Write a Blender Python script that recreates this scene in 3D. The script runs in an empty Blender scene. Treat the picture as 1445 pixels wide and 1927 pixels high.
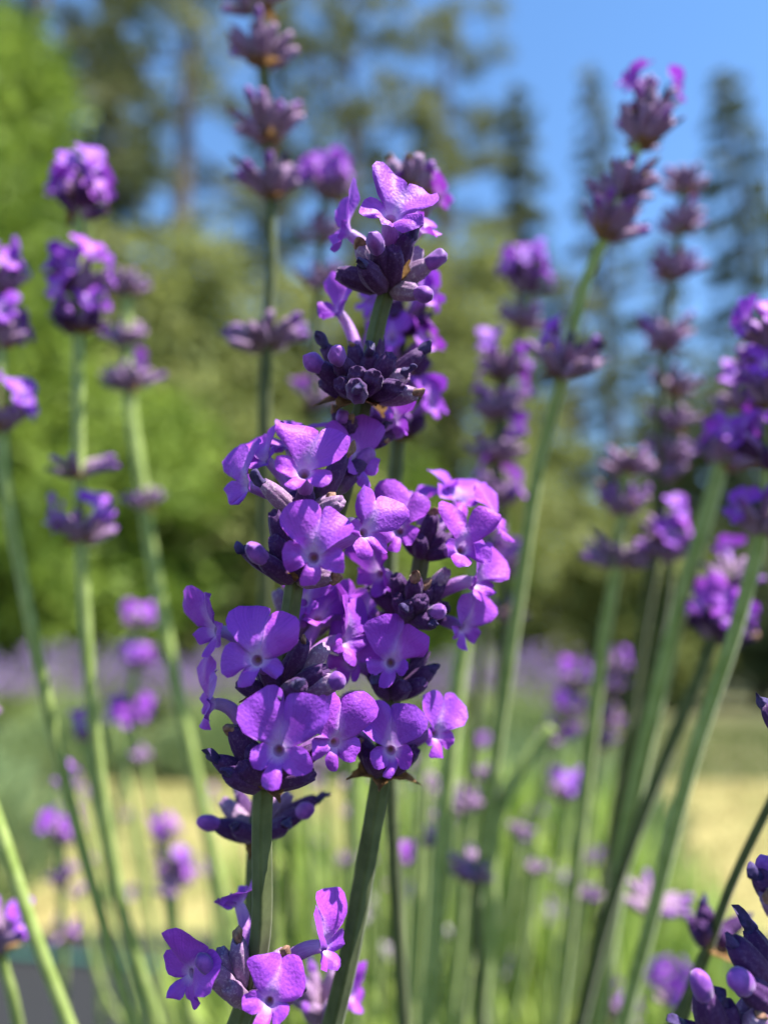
import bpy, math, random
import numpy as np
from mathutils import Vector, Matrix, noise

# ------------------------------------------------------------------ camera
scene = bpy.context.scene
col = scene.collection
R = math.radians
PITCH = R(11.2)
CAM = Vector((0, 0, 0.5))
FPX = 1449.0
cd = bpy.data.cameras.new('camera')
cam = bpy.data.objects.new('camera', cd)
col.objects.link(cam)
cam.location = CAM
cam.rotation_euler = (R(90) + PITCH, 0, 0)
cd.sensor_fit = 'HORIZONTAL'
cd.sensor_width = 26.0 * 1445 / FPX
cd.lens = 26.0
cd.clip_start = 0.005
cd.clip_end = 2000
cd.dof.use_dof = True
cd.dof.focus_distance = 0.0975
cd.dof.aperture_fstop = 26.0 / 3.2
scene.camera = cam

# ------------------------------------------------------------------ light
SUN_EL, SUN_AZ = R(63), R(114)       # azimuth from +Y (view direction) towards +X
world = bpy.data.worlds.new('World')
scene.world = world
world.use_nodes = True
wn = world.node_tree.nodes
sky = wn.new('ShaderNodeTexSky')
sky.sky_type = 'NISHITA'
sky.sun_disc = False
sky.sun_elevation = SUN_EL
sky.sun_rotation = SUN_AZ
sky.air_density = 1.0
sky.dust_density = 0.0
sky.ozone_density = 1.2
wn['Background'].inputs['Strength'].default_value = 0.09
hsv = wn.new('ShaderNodeHueSaturation')
hsv.inputs['Saturation'].default_value = 1.18
world.node_tree.links.new(sky.outputs[0], hsv.inputs['Color'])
world.node_tree.links.new(hsv.outputs[0], wn['Background'].inputs['Color'])
sl = bpy.data.lights.new('sun', 'SUN')
sl.energy = 5.0
sl.angle = R(0.53)
sl.color = (1.0, 0.96, 0.88)
sun = bpy.data.objects.new('sun', sl)
col.objects.link(sun)
to_sun = Vector((math.sin(SUN_AZ) * math.cos(SUN_EL), math.cos(SUN_AZ) * math.cos(SUN_EL), math.sin(SUN_EL)))
sun.location = to_sun * 30
sun.rotation_euler = to_sun.to_track_quat('Z', 'Y').to_euler()

scene.view_settings.view_transform = 'Standard'
scene.view_settings.look = 'None'
scene.view_settings.exposure = 1.68
scene.view_settings.gamma = 1.0
scene.view_settings.use_curve_mapping = False
scene.cycles.use_denoising = True
scene.cycles.max_bounces = 5
scene.cycles.transparent_max_bounces = 8

# ------------------------------------------------------------------ helpers
CR = Vector((1, 0, 0))
CF = Vector((0, math.cos(PITCH), math.sin(PITCH)))
CU = Vector((0, -math.sin(PITCH), math.cos(PITCH)))
MM = 0.001


def P(px, py, d):
    """world point seen along photo pixel (px, py) at d millimetres of depth"""
    d = d * MM
    return CAM + CR * ((px - 722.5) / FPX * d) - CU * ((py - 963.5) / FPX * d) + CF * d


def D(x, y, z):
    """direction: right, up, towards the viewer"""
    return (CR * x + CU * y - CF * z).normalized()


def link(o):
    col.objects.link(o)
    return o


def new_mesh(name, verts, faces, mat, uvs=None, smooth=True):
    me = bpy.data.meshes.new(name)
    me.from_pydata([tuple(v) for v in verts], [], faces)
    if uvs is not None:
        ul = me.uv_layers.new(name='UVMap')
        idx = np.empty(len(me.loops), dtype=np.int32)
        me.loops.foreach_get('vertex_index', idx)
        ul.data.foreach_set('uv', np.array(uvs, dtype=np.float32)[idx].ravel())
    if smooth:
        me.polygons.foreach_set('use_smooth', [True] * len(me.polygons))
    me.materials.append(mat)
    return me


def np_mesh(name, verts, quads, mat, smooth=False):
    """verts (n,3), quads (m,4) numpy"""
    me = bpy.data.meshes.new(name)
    me.vertices.add(len(verts))
    me.vertices.foreach_set('co', verts.astype(np.float32).ravel())
    m = len(quads)
    me.loops.add(m * 4)
    me.loops.foreach_set('vertex_index', quads.astype(np.int32).ravel())
    me.polygons.add(m)
    me.polygons.foreach_set('loop_start', np.arange(0, m * 4, 4, dtype=np.int32))
    me.polygons.foreach_set('use_smooth', np.full(m, smooth))
    me.update(calc_edges=True)
    me.validate()
    me.materials.append(mat)
    return me


def part(name, me, parent, mat4=None):
    o = link(bpy.data.objects.new(name, me))
    o.parent = parent
    if mat4 is not None:
        o.matrix_basis = mat4
    return o


def thing(name, loc, label, cat, group=None):
    o = link(bpy.data.objects.new(name, None))
    o.empty_display_size = 0.02
    o.location = loc
    o['label'] = label
    o['category'] = cat
    if group:
        o['group'] = group
    return o


def structure(name, me):
    o = link(bpy.data.objects.new(name, me))
    o['kind'] = 'structure'
    return o


# ------------------------------------------------------------------ materials
def mat_base(name):
    m = bpy.data.materials.new(name)
    m.use_nodes = True
    nt = m.node_tree
    b = nt.nodes['Principled BSDF']
    return m, nt, b


def ramp(nt, stops):
    r = nt.nodes.new('ShaderNodeValToRGB')
    e = r.color_ramp.elements
    while len(e) < len(stops):
        e.new(0.5)
    for k, (p, c) in enumerate(stops):
        e[k].position = p
        e[k].color = (*c, 1)
    return r


def coords(nt, kind='Object'):
    return nt.nodes.new('ShaderNodeTexCoord').outputs[kind]


def noise_node(nt, scale, detail=3, vec=None, rough=0.55):
    n = nt.nodes.new('ShaderNodeTexNoise')
    n.inputs['Scale'].default_value = scale
    n.inputs['Detail'].default_value = detail
    n.inputs['Roughness'].default_value = rough
    nt.links.new(vec if vec is not None else coords(nt), n.inputs['Vector'])
    return n


def mixc(nt, mode, fac, a, b):
    n = nt.nodes.new('ShaderNodeMix')
    n.data_type = 'RGBA'
    n.blend_type = mode
    for sock, v in ((n.inputs['Factor'], fac), (n.inputs['A'], a), (n.inputs['B'], b)):
        if isinstance(v, (int, float)):
            sock.default_value = v
        elif isinstance(v, tuple):
            sock.default_value = (*v, 1)
        else:
            nt.links.new(v, sock)
    return n.outputs['Result']


def bump(nt, b, height, dist, strength=0.6):
    n = nt.nodes.new('ShaderNodeBump')
    n.inputs['Strength'].default_value = strength
    n.inputs['Distance'].default_value = dist
    nt.links.new(height, n.inputs['Height'])
    nt.links.new(n.outputs[0], b.inputs['Normal'])
    return n


def translucent_mix(nt, b, color, fac, normal=None):
    t = nt.nodes.new('ShaderNodeBsdfTranslucent')
    nt.links.new(color, t.inputs['Color'])
    if normal is not None:
        nt.links.new(normal.outputs[0], t.inputs['Normal'])
    mx = nt.nodes.new('ShaderNodeMixShader')
    mx.inputs[0].default_value = fac
    nt.links.new(b.outputs[0], mx.inputs[1])
    nt.links.new(t.outputs[0], mx.inputs[2])
    nt.links.new(mx.outputs[0], nt.nodes['Material Output'].inputs['Surface'])


def uv_v(nt):
    s = nt.nodes.new('ShaderNodeSeparateXYZ')
    nt.links.new(coords(nt, 'UV'), s.inputs[0])
    return s.outputs['X'], s.outputs['Y']


def petal_material(name, stops, fac):
    m, nt, b = mat_base(name)
    u, v = uv_v(nt)
    # uneven edge of the pale throat
    n0 = noise_node(nt, 700, 2)
    ma = nt.nodes.new('ShaderNodeMath')
    ma.operation = 'MULTIPLY_ADD'
    ma.inputs[1].default_value = 0.30
    nt.links.new(n0.outputs['Fac'], ma.inputs[0])
    sub = nt.nodes.new('ShaderNodeMath')
    sub.operation = 'SUBTRACT'
    sub.inputs[1].default_value = 0.15
    nt.links.new(v, sub.inputs[0])
    nt.links.new(sub.outputs[0], ma.inputs[2])
    r = ramp(nt, stops)
    nt.links.new(ma.outputs[0], r.inputs[0])
    # veins: stretched noise along the petal
    mp = nt.nodes.new('ShaderNodeMapping')
    mp.inputs['Scale'].default_value = (26, 2.2, 1)
    nt.links.new(coords(nt, 'UV'), mp.inputs[0])
    n1 = noise_node(nt, 1.6, 3, mp.outputs[0])
    r1 = ramp(nt, [(0.3, (0.62, 0.55, 0.72)), (0.62, (1, 1, 1))])
    nt.links.new(n1.outputs['Fac'], r1.inputs[0])
    c = mixc(nt, 'MULTIPLY', 0.7, r.outputs[0], r1.outputs[0])
    oi = nt.nodes.new('ShaderNodeObjectInfo')
    hs = nt.nodes.new('ShaderNodeHueSaturation')
    mh = nt.nodes.new('ShaderNodeMapRange')
    mh.inputs['To Min'].default_value = 0.485
    mh.inputs['To Max'].default_value = 0.515
    nt.links.new(oi.outputs['Random'], mh.inputs[0])
    nt.links.new(mh.outputs[0], hs.inputs['Hue'])
    nt.links.new(c, hs.inputs['Color'])
    c = hs.outputs[0]
    nt.links.new(c, b.inputs['Base Color'])
    b.inputs['Roughness'].default_value = 0.55
    b.inputs['Specular IOR Level'].default_value = 0.35
    b.inputs['Sheen Weight'].default_value = 0.04
    n2 = noise_node(nt, 2600, 2)
    n3 = noise_node(nt, 650, 2)
    ad = nt.nodes.new('ShaderNodeMath')
    ad.operation = 'MULTIPLY_ADD'
    ad.inputs[1].default_value = 1.4
    nt.links.new(n3.outputs['Fac'], ad.inputs[0])
    nt.links.new(n2.outputs['Fac'], ad.inputs[2])
    bp = bump(nt, b, ad.outputs[0], 0.00015, 0.6)
    translucent_mix(nt, b, c, fac, bp)
    return m


M_PETAL = petal_material('petal_violet', [(0.0, (0.64, 0.44, 0.74)), (0.20, (0.50, 0.24, 0.68)),
                                          (0.45, (0.355, 0.072, 0.575)), (1.0, (0.315, 0.050, 0.54))], 0.26)
M_TUBE = petal_material('corolla_tube', [(0.0, (0.30, 0.10, 0.36)), (0.6, (0.44, 0.20, 0.60)),
                                         (1.0, (0.58, 0.40, 0.74))], 0.35)

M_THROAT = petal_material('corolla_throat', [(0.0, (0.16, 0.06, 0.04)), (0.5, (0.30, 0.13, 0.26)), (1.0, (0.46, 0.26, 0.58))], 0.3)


def calyx_material(name, base_c, mid_c, tip_c, hair):
    m, nt, b = mat_base(name)
    u, v = uv_v(nt)
    r = ramp(nt, [(0.0, base_c), (0.30, mid_c), (0.75, tip_c), (1.0, tip_c)])
    nt.links.new(v, r.inputs[0])
    n = noise_node(nt, 2600, 3, rough=0.75)
    r2 = ramp(nt, [(0.50, (0, 0, 0)), (0.85, (1, 1, 1))])
    nt.links.new(n.outputs['Fac'], r2.inputs[0])
    c = mixc(nt, 'MIX', r2.outputs[0], r.outputs[0], hair)
    nt.links.new(c, b.inputs['Base Color'])
    b.inputs['Roughness'].default_value = 0.75
    b.inputs['Specular IOR Level'].default_value = 0.25
    b.inputs['Sheen Weight'].default_value = 0.22
    b.inputs['Sheen Roughness'].default_value = 0.3
    b.inputs['Sheen Tint'].default_value = (0.75, 0.6, 0.85, 1)
    bump(nt, b, n.outputs['Fac'], 0.00012, 0.7)
    return m


M_CALYX = calyx_material('calyx_dark_purple', (0.13, 0.15, 0.05), (0.075, 0.025, 0.075), (0.045, 0.011, 0.075), (0.13, 0.07, 0.17))
M_CALYX_PALE = calyx_material('calyx_mauve', (0.27, 0.29, 0.12), (0.22, 0.135, 0.20), (0.20, 0.105, 0.22), (0.50, 0.41, 0.48))
M_CALYX_GREEN = calyx_material('calyx_young', (0.22, 0.30, 0.10), (0.30, 0.34, 0.22), (0.32, 0.28, 0.32), (0.5, 0.5, 0.46))


def plain(name, c0, c1, scale, rough=0.7, trans=0.0, bdist=0.0, sheen=0.0, detail=3):
    m, nt, b = mat_base(name)
    n = noise_node(nt, scale, detail)
    r = ramp(nt, [(0.3, c0), (0.7, c1)])
    nt.links.new(n.outputs['Fac'], r.inputs[0])
    nt.links.new(r.outputs[0], b.inputs['Base Color'])
    b.inputs['Roughness'].default_value = rough
    b.inputs['Specular IOR Level'].default_value = 0.3
    b.inputs['Sheen Weight'].default_value = sheen
    bp = bump(nt, b, n.outputs['Fac'], bdist, 0.7) if bdist else None
    if trans:
        translucent_mix(nt, b, r.outputs[0], trans, bp)
    return m


M_BUD = plain('bud_violet', (0.10, 0.018, 0.22), (0.36, 0.10, 0.52), 600, 0.55, 0.2, 0.0002, 0.25)
M_WITHER_BLUE = plain('withered_indigo', (0.016, 0.010, 0.05), (0.055, 0.03, 0.13), 1500, 0.7, 0, 0.0003, 0.04)
M_WITHER_BROWN = plain('withered_tan', (0.09, 0.04, 0.025), (0.34, 0.19, 0.13), 1400, 0.75, 0.1, 0.0003, 0.08)
M_BRACT = plain('bract_brown', (0.10, 0.045, 0.015), (0.34, 0.20, 0.08), 900, 0.7, 0.3, 0.0002)
M_STEM = plain('stem_green', (0.05, 0.065, 0.016), (0.095, 0.115, 0.036), 350, 0.65, 0, 0.0001, 0.08)
M_STEM_PALE = plain('stem_pale_green', (0.19, 0.26, 0.055), (0.31, 0.38, 0.12), 220, 0.65, 0, 0.0001, 0.08)
M_LEAF = plain('lavender_leaf', (0.22, 0.32, 0.05), (0.44, 0.54, 0.15), 60, 0.6, 0.35)
M_LEAF_GREY = plain('lavender_leaf_grey', (0.15, 0.22, 0.09), (0.30, 0.38, 0.17), 25, 0.6, 0.25)

# ------------------------------------------------------------------ geometry builders
def bez(p0, p1, p2, p3, t):
    a = 1 - t
    return p0 * (a * a * a) + p1 * (3 * a * a * t) + p2 * (3 * a * t * t) + p3 * (t * t * t)


def frames(pts, hint):
    """parallel transport frames along pts"""
    out = []
    n = len(pts)
    t0 = (pts[1] - pts[0]).normalized()
    x = hint - t0 * hint.dot(t0)
    if x.length < 1e-6:
        x = t0.orthogonal()
    x.normalize()
    for i in range(n):
        t = (pts[min(i + 1, n - 1)] - pts[max(i - 1, 0)]).normalized()
        x = x - t * x.dot(t)
        x.normalize()
        out.append((t, x, t.cross(x)))
    return out


def sweep(pts, radf, nseg, mat, name, hint=Vector((1, 0, 0)), shape=None, cap=True, vrange=(0, 1)):
    fr = frames(pts, hint)
    verts, faces, uvs = [], [], []
    n = len(pts)
    for i, (p, (t, x, y)) in enumerate(zip(pts, fr)):
        f = i / (n - 1)
        for k in range(nseg):
            a = 2 * math.pi * k / nseg
            r = radf(f)
            if shape:
                r *= shape(a, f)
            verts.append(p + x * (r * math.cos(a)) + y * (r * math.sin(a)))
            uvs.append((k / nseg, vrange[0] + (vrange[1] - vrange[0]) * f))
    for i in range(n - 1):
        for k in range(nseg):
            k2 = (k + 1) % nseg
            faces.append((i * nseg + k, i * nseg + k2, (i + 1) * nseg + k2, (i + 1) * nseg + k))
    if cap:
        faces.append(tuple(range((n - 1) * nseg, n * nseg)))
    return new_mesh(name, verts, faces, mat, uvs)


def stem_shape(a, f):
    # four-angled stem with furrowed sides
    return 1 + 0.17 * math.cos(4 * a) + 0.06 * math.cos(8 * a)


def catmull(pts, per=8):
    """smooth curve through pts; tangents scaled by chord length so uneven spacing makes no loops"""
    n = len(pts)
    t = [0.0]
    for i in range(n - 1):
        t.append(t[-1] + max(1e-6, (pts[i + 1] - pts[i]).length))
    tan = []
    for i in range(n):
        if 0 < i < n - 1:
            h0, h1 = t[i] - t[i - 1], t[i + 1] - t[i]
            d0, d1 = (pts[i] - pts[i - 1]) / h0, (pts[i + 1] - pts[i]) / h1
            tan.append((d0 * h1 + d1 * h0) / (h0 + h1))
        else:
            a, b = (0, 1) if i == 0 else (n - 2, n - 1)
            tan.append((pts[b] - pts[a]) / (t[b] - t[a]))
    out = []
    for i in range(n - 1):
        h = t[i + 1] - t[i]
        for k in range(per):
            u = k / per
            out.append(pts[i] * (2 * u ** 3 - 3 * u * u + 1) + tan[i] * (h * (u ** 3 - 2 * u * u + u))
                       + pts[i + 1] * (-2 * u ** 3 + 3 * u * u) + tan[i + 1] * (h * (u ** 3 - u * u)))
    out.append(pts[-1].copy())
    return out


def calyx_mesh(curve, rmax, mat, hi=True, rng=random):
    """curve: points from the node to the mouth"""
    ns, ribs = (32, 8) if hi else (12, 4)
    ph = rng.random() * 6.28

    def rad(f):
        g = min(1, f / 0.32)
        return rmax * (0.34 + 0.66 * g * g * (3 - 2 * g)) * (0.86 + 0.14 * math.sin(math.pi * f)) * (1 - 0.34 * (max(0, f - 0.6) / 0.4) ** 2.6)

    def shape(a, f):
        return 1 + (0.07 if hi else 0.05) * math.cos(ribs * a + ph) * min(1, f * 4) * (1 - 0.85 * f ** 6) + 0.05 * math.cos(2 * a + ph)
    fr = frames(curve, Vector((0.3, 0.8, 0.2)))
    verts, faces, uvs = [], [], []
    n = len(curve)
    L = sum((curve[i + 1] - curve[i]).length for i in range(n - 1))
    for i in range(n):
        f = i / (n - 1)
        t, x, y = fr[i]
        for k in range(ns):
            a = 2 * math.pi * k / ns
            r = rad(f) * shape(a, f)
            tooth = 0.012 * L * math.cos(5 * a + ph) * (1 if i == n - 1 else (0.4 if i == n - 2 else 0))
            verts.append(curve[i] + x * r * math.cos(a) + y * r * math.sin(a) + t * tooth)
            uvs.append((k / ns, f))
    t, x, y = fr[-1]
    for k in range(ns):                                     # turned-in mouth
        a = 2 * math.pi * k / ns
        r = rad(1) * 0.3
        verts.append(curve[-1] + x * r * math.cos(a) + y * r * math.sin(a) - t * L * 0.06)
        uvs.append((k / ns, 0.9))
    for i in range(n):
        for k in range(ns):
            k2 = (k + 1) % ns
            faces.append((i * ns + k, i * ns + k2, (i + 1) * ns + k2, (i + 1) * ns + k))
    faces.append(tuple(range(n * ns, (n + 1) * ns)))
    return new_mesh('calyx', verts, faces, mat, uvs)


def bud_mesh(base, dirn, length, rad, mat, rng, crumple=0.0, hi=True, name='bud'):
    """closed or withered corolla at the mouth of a calyx"""
    t = dirn.normalized()
    x = t.orthogonal().normalized()
    y = t.cross(x)
    ph = rng.random() * 6.28
    ns, nr = (16, 10) if hi else (8, 6)
    off = Vector((rng.random() * 50, rng.random() * 50, rng.random() * 50))
    verts, faces, uvs = [], [], []
    for i in range(nr + 1):
        f = i / nr
        r = rad * (0.72 + 0.5 * math.sin(f * math.pi * 0.75)) * math.sqrt(max(0.004, 1 - f ** 3.2))
        for k in range(ns):
            a = 2 * math.pi * k / ns
            q = 1 + 0.16 * math.cos(2 * a + ph) * f - 0.30 * f * max(0, math.cos(a + ph)) ** 10
            p = base + t * (length * f) + (x * math.cos(a) + y * math.sin(a)) * (r * q)
            if crumple:
                d = noise.noise_vector((p * 900) + off)
                p = p + d * (rad * crumple * (0.25 + f))
            verts.append(p)
            uvs.append((k / ns, f))
    for i in range(nr):
        for k in range(ns):
            k2 = (k + 1) % ns
            faces.append((i * ns + k, i * ns + k2, (i + 1) * ns + k2, (i + 1) * ns + k))
    faces.append(tuple(range(nr * ns, (nr + 1) * ns)))
    return new_mesh(name, verts, faces, mat, uvs)


def corolla_sectors(throat, n, up, sc, rng, NA=11, NR=10, roll=0.0):
    """five lobes of a two-lipped corolla: two large upper ones, three small lower ones"""
    z = n.normalized()
    y = (up - z * up.dot(z)).normalized()
    x = y.cross(z)
    if roll:
        y, x = y * math.cos(roll) + x * math.sin(roll), x * math.cos(roll) - y * math.sin(roll)
    sc = sc * 0.97
    mm = MM * sc
    r0 = 0.66 * mm
    off = Vector((rng.random() * 60, rng.random() * 60, rng.random() * 60))
    Lu = [7.5 * rng.uniform(0.93, 1.08) * mm for _ in range(2)]
    Ll = [4.25 * rng.uniform(0.9, 1.1) * mm for _ in range(3)]
    nu = rng.uniform(0.62, 0.80)
    # sector: start, end, length, notch radius at start, at end
    kn, ks = rng.uniform(1.7, 2.4) * mm, rng.uniform(1.7, 2.5) * mm
    b1, b2 = rng.uniform(57, 66), rng.uniform(142, 150)
    sec = [(-b1, 0, Lu[0], kn, Lu[0] * nu, 'upper_petal'), (0, b1, Lu[1], Lu[1] * nu, kn, 'upper_petal'),
           (b1, b2, Ll[0], kn, ks, 'lower_petal'), (b2, 360 - b2, Ll[1], ks, ks, 'lower_petal'),
           (360 - b2, 360 - b1, Ll[2], ks, kn, 'lower_petal')]
    avgL = (Lu[0] + Lu[1]) * 0.5
    sec[0] = sec[0][:4] + (avgL * nu,) + sec[0][5:]
    sec[1] = sec[1][:3] + (avgL * nu,) + sec[1][4:]
    ph1, ph2 = rng.random() * 6.28, rng.random() * 6.28
    cup = rng.uniform(0.8, 2.6)
    pu = rng.uniform(66, 92)
    pl = rng.uniform(30, 56)
    out = []
    for (a0, a1, L, q0, q1, nm) in sec:
        dphi = rng.uniform(-20, 20)
        tw = rng.uniform(-1.0, 1.0)
        verts, uvs, faces = [], [], []
        for i in range(NA + 1):
            s = i / NA
            q = 2 * s - 1
            # closer spacing towards the notches
            q = math.sin(q * math.pi / 2)
            th = R(a0 + (a1 - a0) * (q + 1) / 2)
            thd = (math.degrees(th) + 180) % 360 - 180
            Rn = q0 if q < 0 else q1
            Rr = Rn + (L - Rn) * (max(0, 1 - abs(q) ** 2.6) ** 0.55 if nm == 'upper_petal' or abs(q) < 1e-9 else max(0, 1 - abs(q) ** 2.1) ** 0.62)
            if nm == 'lower_petal':
                Rr *= 1 - 0.06 * math.exp(-(q / 0.22) ** 2)
            wup = 0.5 + 0.5 * math.cos(math.pi * min(1, max(0, (abs(thd) - 46) / 44)))
            pend = pl + (pu - pl) * wup + dphi * (1 - q * q)
            pbeg = 34
            rad, ax = r0, 0.0
            step = (Rr - r0) / NR
            for j in range(NR + 1):
                t = j / NR
                arc = step * j
                al = arc / ((4.5 + 2.0 * wup) * mm)
                if j:
                    e = min(1, arc / (3.0 * mm))
                    e = e * e * (3 - 2 * e)
                    phi = R(pbeg + (pend - pbeg) * e + (24 * al * al * wup + 80 * al * al * (1 - wup)))
                    rad += math.sin(phi) * step
                    ax += math.cos(phi) * step
                dz = cup * mm * min(1.0, abs(thd) / 58) ** 2 * al * wup
                dz -= (0.9 * wup + 1.5 * (1 - wup)) * mm * q * q * al
                dz += tw * mm * q * al * (1 - abs(q) ** 4)
                dz += 0.26 * mm * t * t * math.sin(9 * th + ph1) + 0.12 * mm * t * t * math.sin(17 * th + ph2)
                p = throat + (y * math.cos(th) + x * math.sin(th)) * rad + z * (ax + dz)
                nv = noise.noise_vector((p - throat) * (300 / sc) + off)
                p = p + nv * (0.95 * mm * t)
                verts.append(p)
                uvs.append((0.5 + 0.5 * q + rng.random() * 0.0 + a0 * 0.013, min(1.0, arc / (6.0 * mm) * (0.5 + 1.0 * min(1, abs(thd) / 32)) if wup > 0.5 else arc / (2.8 * mm))))
        for i in range(NA):
            for j in range(NR):
                b0 = i * (NR + 1) + j
                faces.append((b0, b0 + 1, b0 + NR + 2, b0 + NR + 1))
        out.append((nm, verts, faces, uvs))
    return out, r0


def flower_parts(node, throat, n, up, d0, sc, rng, hi=True, roll=0.0, calyx_len=5.8, calyx_mat=None):
    """meshes relative to node: calyx, tube, petals"""
    o = Vector((0, 0, 0))
    th = throat - node
    ln = th.length
    p1 = d0.normalized() * ln * 0.4
    p2 = th - n.normalized() * ln * 0.30
    N = 26
    pts = [bez(o, p1, p2, th, i / N) for i in range(N + 1)]
    acc, cut = 0.0, N // 2
    target = min(calyx_len * MM * sc, ln * 0.66)
    for i in range(N):
        acc += (pts[i + 1] - pts[i]).length
        if acc >= target:
            cut = i + 1
            break
    cut = max(4, min(cut, N - 5))
    cpts = pts[:cut + 1]
    if len(cpts) > 9:
        idx = [round(k * cut / 8) for k in range(9)]
        cpts = [pts[i] for i in idx]
    cal = calyx_mesh(cpts, 1.25 * MM * sc, calyx_mat or M_CALYX, hi, rng)
    secs, r0 = corolla_sectors(th, n, up, sc, rng, 11 if hi else 7, 10 if hi else 6, roll)
    tpts = pts[max(1, cut - 3):]
    tube = sweep(tpts, lambda f: (0.80 + 0.25 * math.sin(f * 2.6) - 0.14 * f * f) * MM * sc, 14 if hi else 8, M_TUBE, 'flower', cap=False)
    # funnel inside the throat
    z = n.normalized()
    x = z.orthogonal().normalized()
    y = z.cross(x)
    ng = 12
    fv, ff, fu = [], [], []
    for (rr_, dz, v) in ((r0 * 1.02, 0.1 * r0, 1.0), (r0 * 0.75, -0.5 * r0, 0.8), (r0 * 0.3, -1.0 * r0, 0.1)):
        for k in range(ng):
            a = 2 * math.pi * k / ng
            fv.append(th + (x * math.cos(a) + y * math.sin(a)) * rr_ + z * dz)
            fu.append((k / ng, v))
    for i in range(2):
        for k in range(ng):
            k2 = (k + 1) % ng
            ff.append((i * ng + k, i * ng + k2, (i + 1) * ng + k2, (i + 1) * ng + k))
    ff.append(tuple(range(2 * ng, 3 * ng)))
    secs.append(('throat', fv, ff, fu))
    return cal, tube, secs


# ------------------------------------------------------------------ shared pieces for the blurred stalks
rv = random.Random(5)
Z3 = Vector((0, 0, 1))


def straight_calyx(L, r, mat, hi, rng):
    bend = Vector((rng.uniform(-0.1, 0.1), rng.uniform(-0.1, 0.1), 0))
    pts = [Vector((bend.x * (f * f) * L, bend.y * f * f * L, L * f)) for f in [k / 7 for k in range(8)]]
    return calyx_mesh(pts, r, mat, hi, rng), pts[-1], (pts[-1] - pts[-2]).normalized()


def calyx_set(mat, hi, count, rng):
    out = []
    for k in range(count):
        L = rng.uniform(5.6, 6.8) * MM
        me, tip, d = straight_calyx(L, rng.uniform(1.12, 1.32) * MM, mat, hi, rng)
        tips = {
            'bud': bud_mesh(tip - d * 0.9 * MM, d, rng.uniform(1.7, 3.4) * MM, 0.95 * MM, M_BUD, rng, 0.25, hi),
            'blue': bud_mesh(tip - d * 0.9 * MM, d + Vector((rng.uniform(-.3, .3), rng.uniform(-.3, .3), 0)), rng.uniform(2.0, 3.6) * MM, 0.55 * MM, M_WITHER_BLUE, rng, 1.3, hi, 'withered_corolla'),
            'brown': bud_mesh(tip - d * 0.9 * MM, d + Vector((rng.uniform(-.3, .3), rng.uniform(-.3, .3), 0)), rng.uniform(1.3, 2.2) * MM, 0.55 * MM, M_WITHER_BROWN, rng, 1.3, hi, 'withered_corolla'),
        }
        out.append((me, tips))
    return out


CAL_HI = calyx_set(M_CALYX, True, 6, rv)
CAL_HI_PALE = calyx_set(M_CALYX_PALE, True, 5, rv)
CAL_LO = calyx_set(M_CALYX_PALE, False, 5, rv)
CAL_LO_DARK = calyx_set(M_CALYX, False, 4, rv)
CAL_YOUNG = calyx_set(M_CALYX_GREEN, False, 3, rv)


def flower_variant(rng):
    el = rng.uniform(35, 60)
    d0 = Vector((math.cos(R(el)), 0, math.sin(R(el))))
    th = Vector((rng.uniform(4.6, 6.2), rng.uniform(-1, 1), rng.uniform(4.6, 6.4))) * MM
    n = Vector((1, rng.uniform(-0.3, 0.3), rng.uniform(0.15, 0.7))).normalized()
    cal, tube, secs = flower_parts(Vector((0, 0, 0)), th, n, Z3, d0, 0.82, rng, hi=False, calyx_mat=M_CALYX_PALE)
    verts = [v.co.copy() for v in tube.vertices]
    faces = [tuple(p.vertices) for p in tube.polygons]
    uvs = [(0, 0.2)] * len(verts)
    nt_ = len(faces)
    for (nm, v, f, u) in secs:
        b = len(verts)
        verts += v
        faces += [tuple(i + b for i in q) for q in f]
        uvs += u
    me = new_mesh('flower', verts, faces, M_PETAL, uvs)
    return cal, me


FLOWERS = [flower_variant(rv) for _ in range(9)]


def bract_mesh(rng, L=4.8, W=5.2):
    verts, faces, uvs = [], [], []
    nu, nv = 7, 6
    curl = rng.uniform(-0.3, 0.5)
    for i in range(nu + 1):
        t = i / nu
        w = W * MM * 0.5 * (math.sin(min(1, t * 1.25 + 0.18) * math.pi) ** 0.8 if t < 0.66 else max(0.02, (1 - t) * 1.6 * (1 - t) + 0.10 * (1 - t)) * 2.2)
        for j in range(nv + 1):
            s = 2 * j / nv - 1
            p = Vector((L * MM * t, w * s, L * MM * (curl * t * t) + 1.6 * MM * s * s * (1 - t) + rng.uniform(-0.1, 0.1) * MM))
            verts.append(p)
            uvs.append((s, t))
    for i in range(nu):
        for j in range(nv):
            b = i * (nv + 1) + j
            faces.append((b, b + 1, b + nv + 2, b + nv + 1))
    return new_mesh('bract', verts, faces, M_BRACT, uvs)


BRACTS = [bract_mesh(rv) for _ in range(5)]


def basis(zdir, hint, loc, sc=1.0):
    """matrix whose Z is zdir and whose X lies near hint"""
    z = zdir.normalized()
    x = hint - z * hint.dot(z)
    if x.length < 1e-6:
        x = z.orthogonal()
    x.normalize()
    y = z.cross(x)
    m = Matrix((x, y, z)).transposed().to_4x4()
    m = Matrix.Translation(loc) @ m @ Matrix.Scale(sc, 4)
    return m


CLUMP = Vector((0.05, 0.42, 0))


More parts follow.
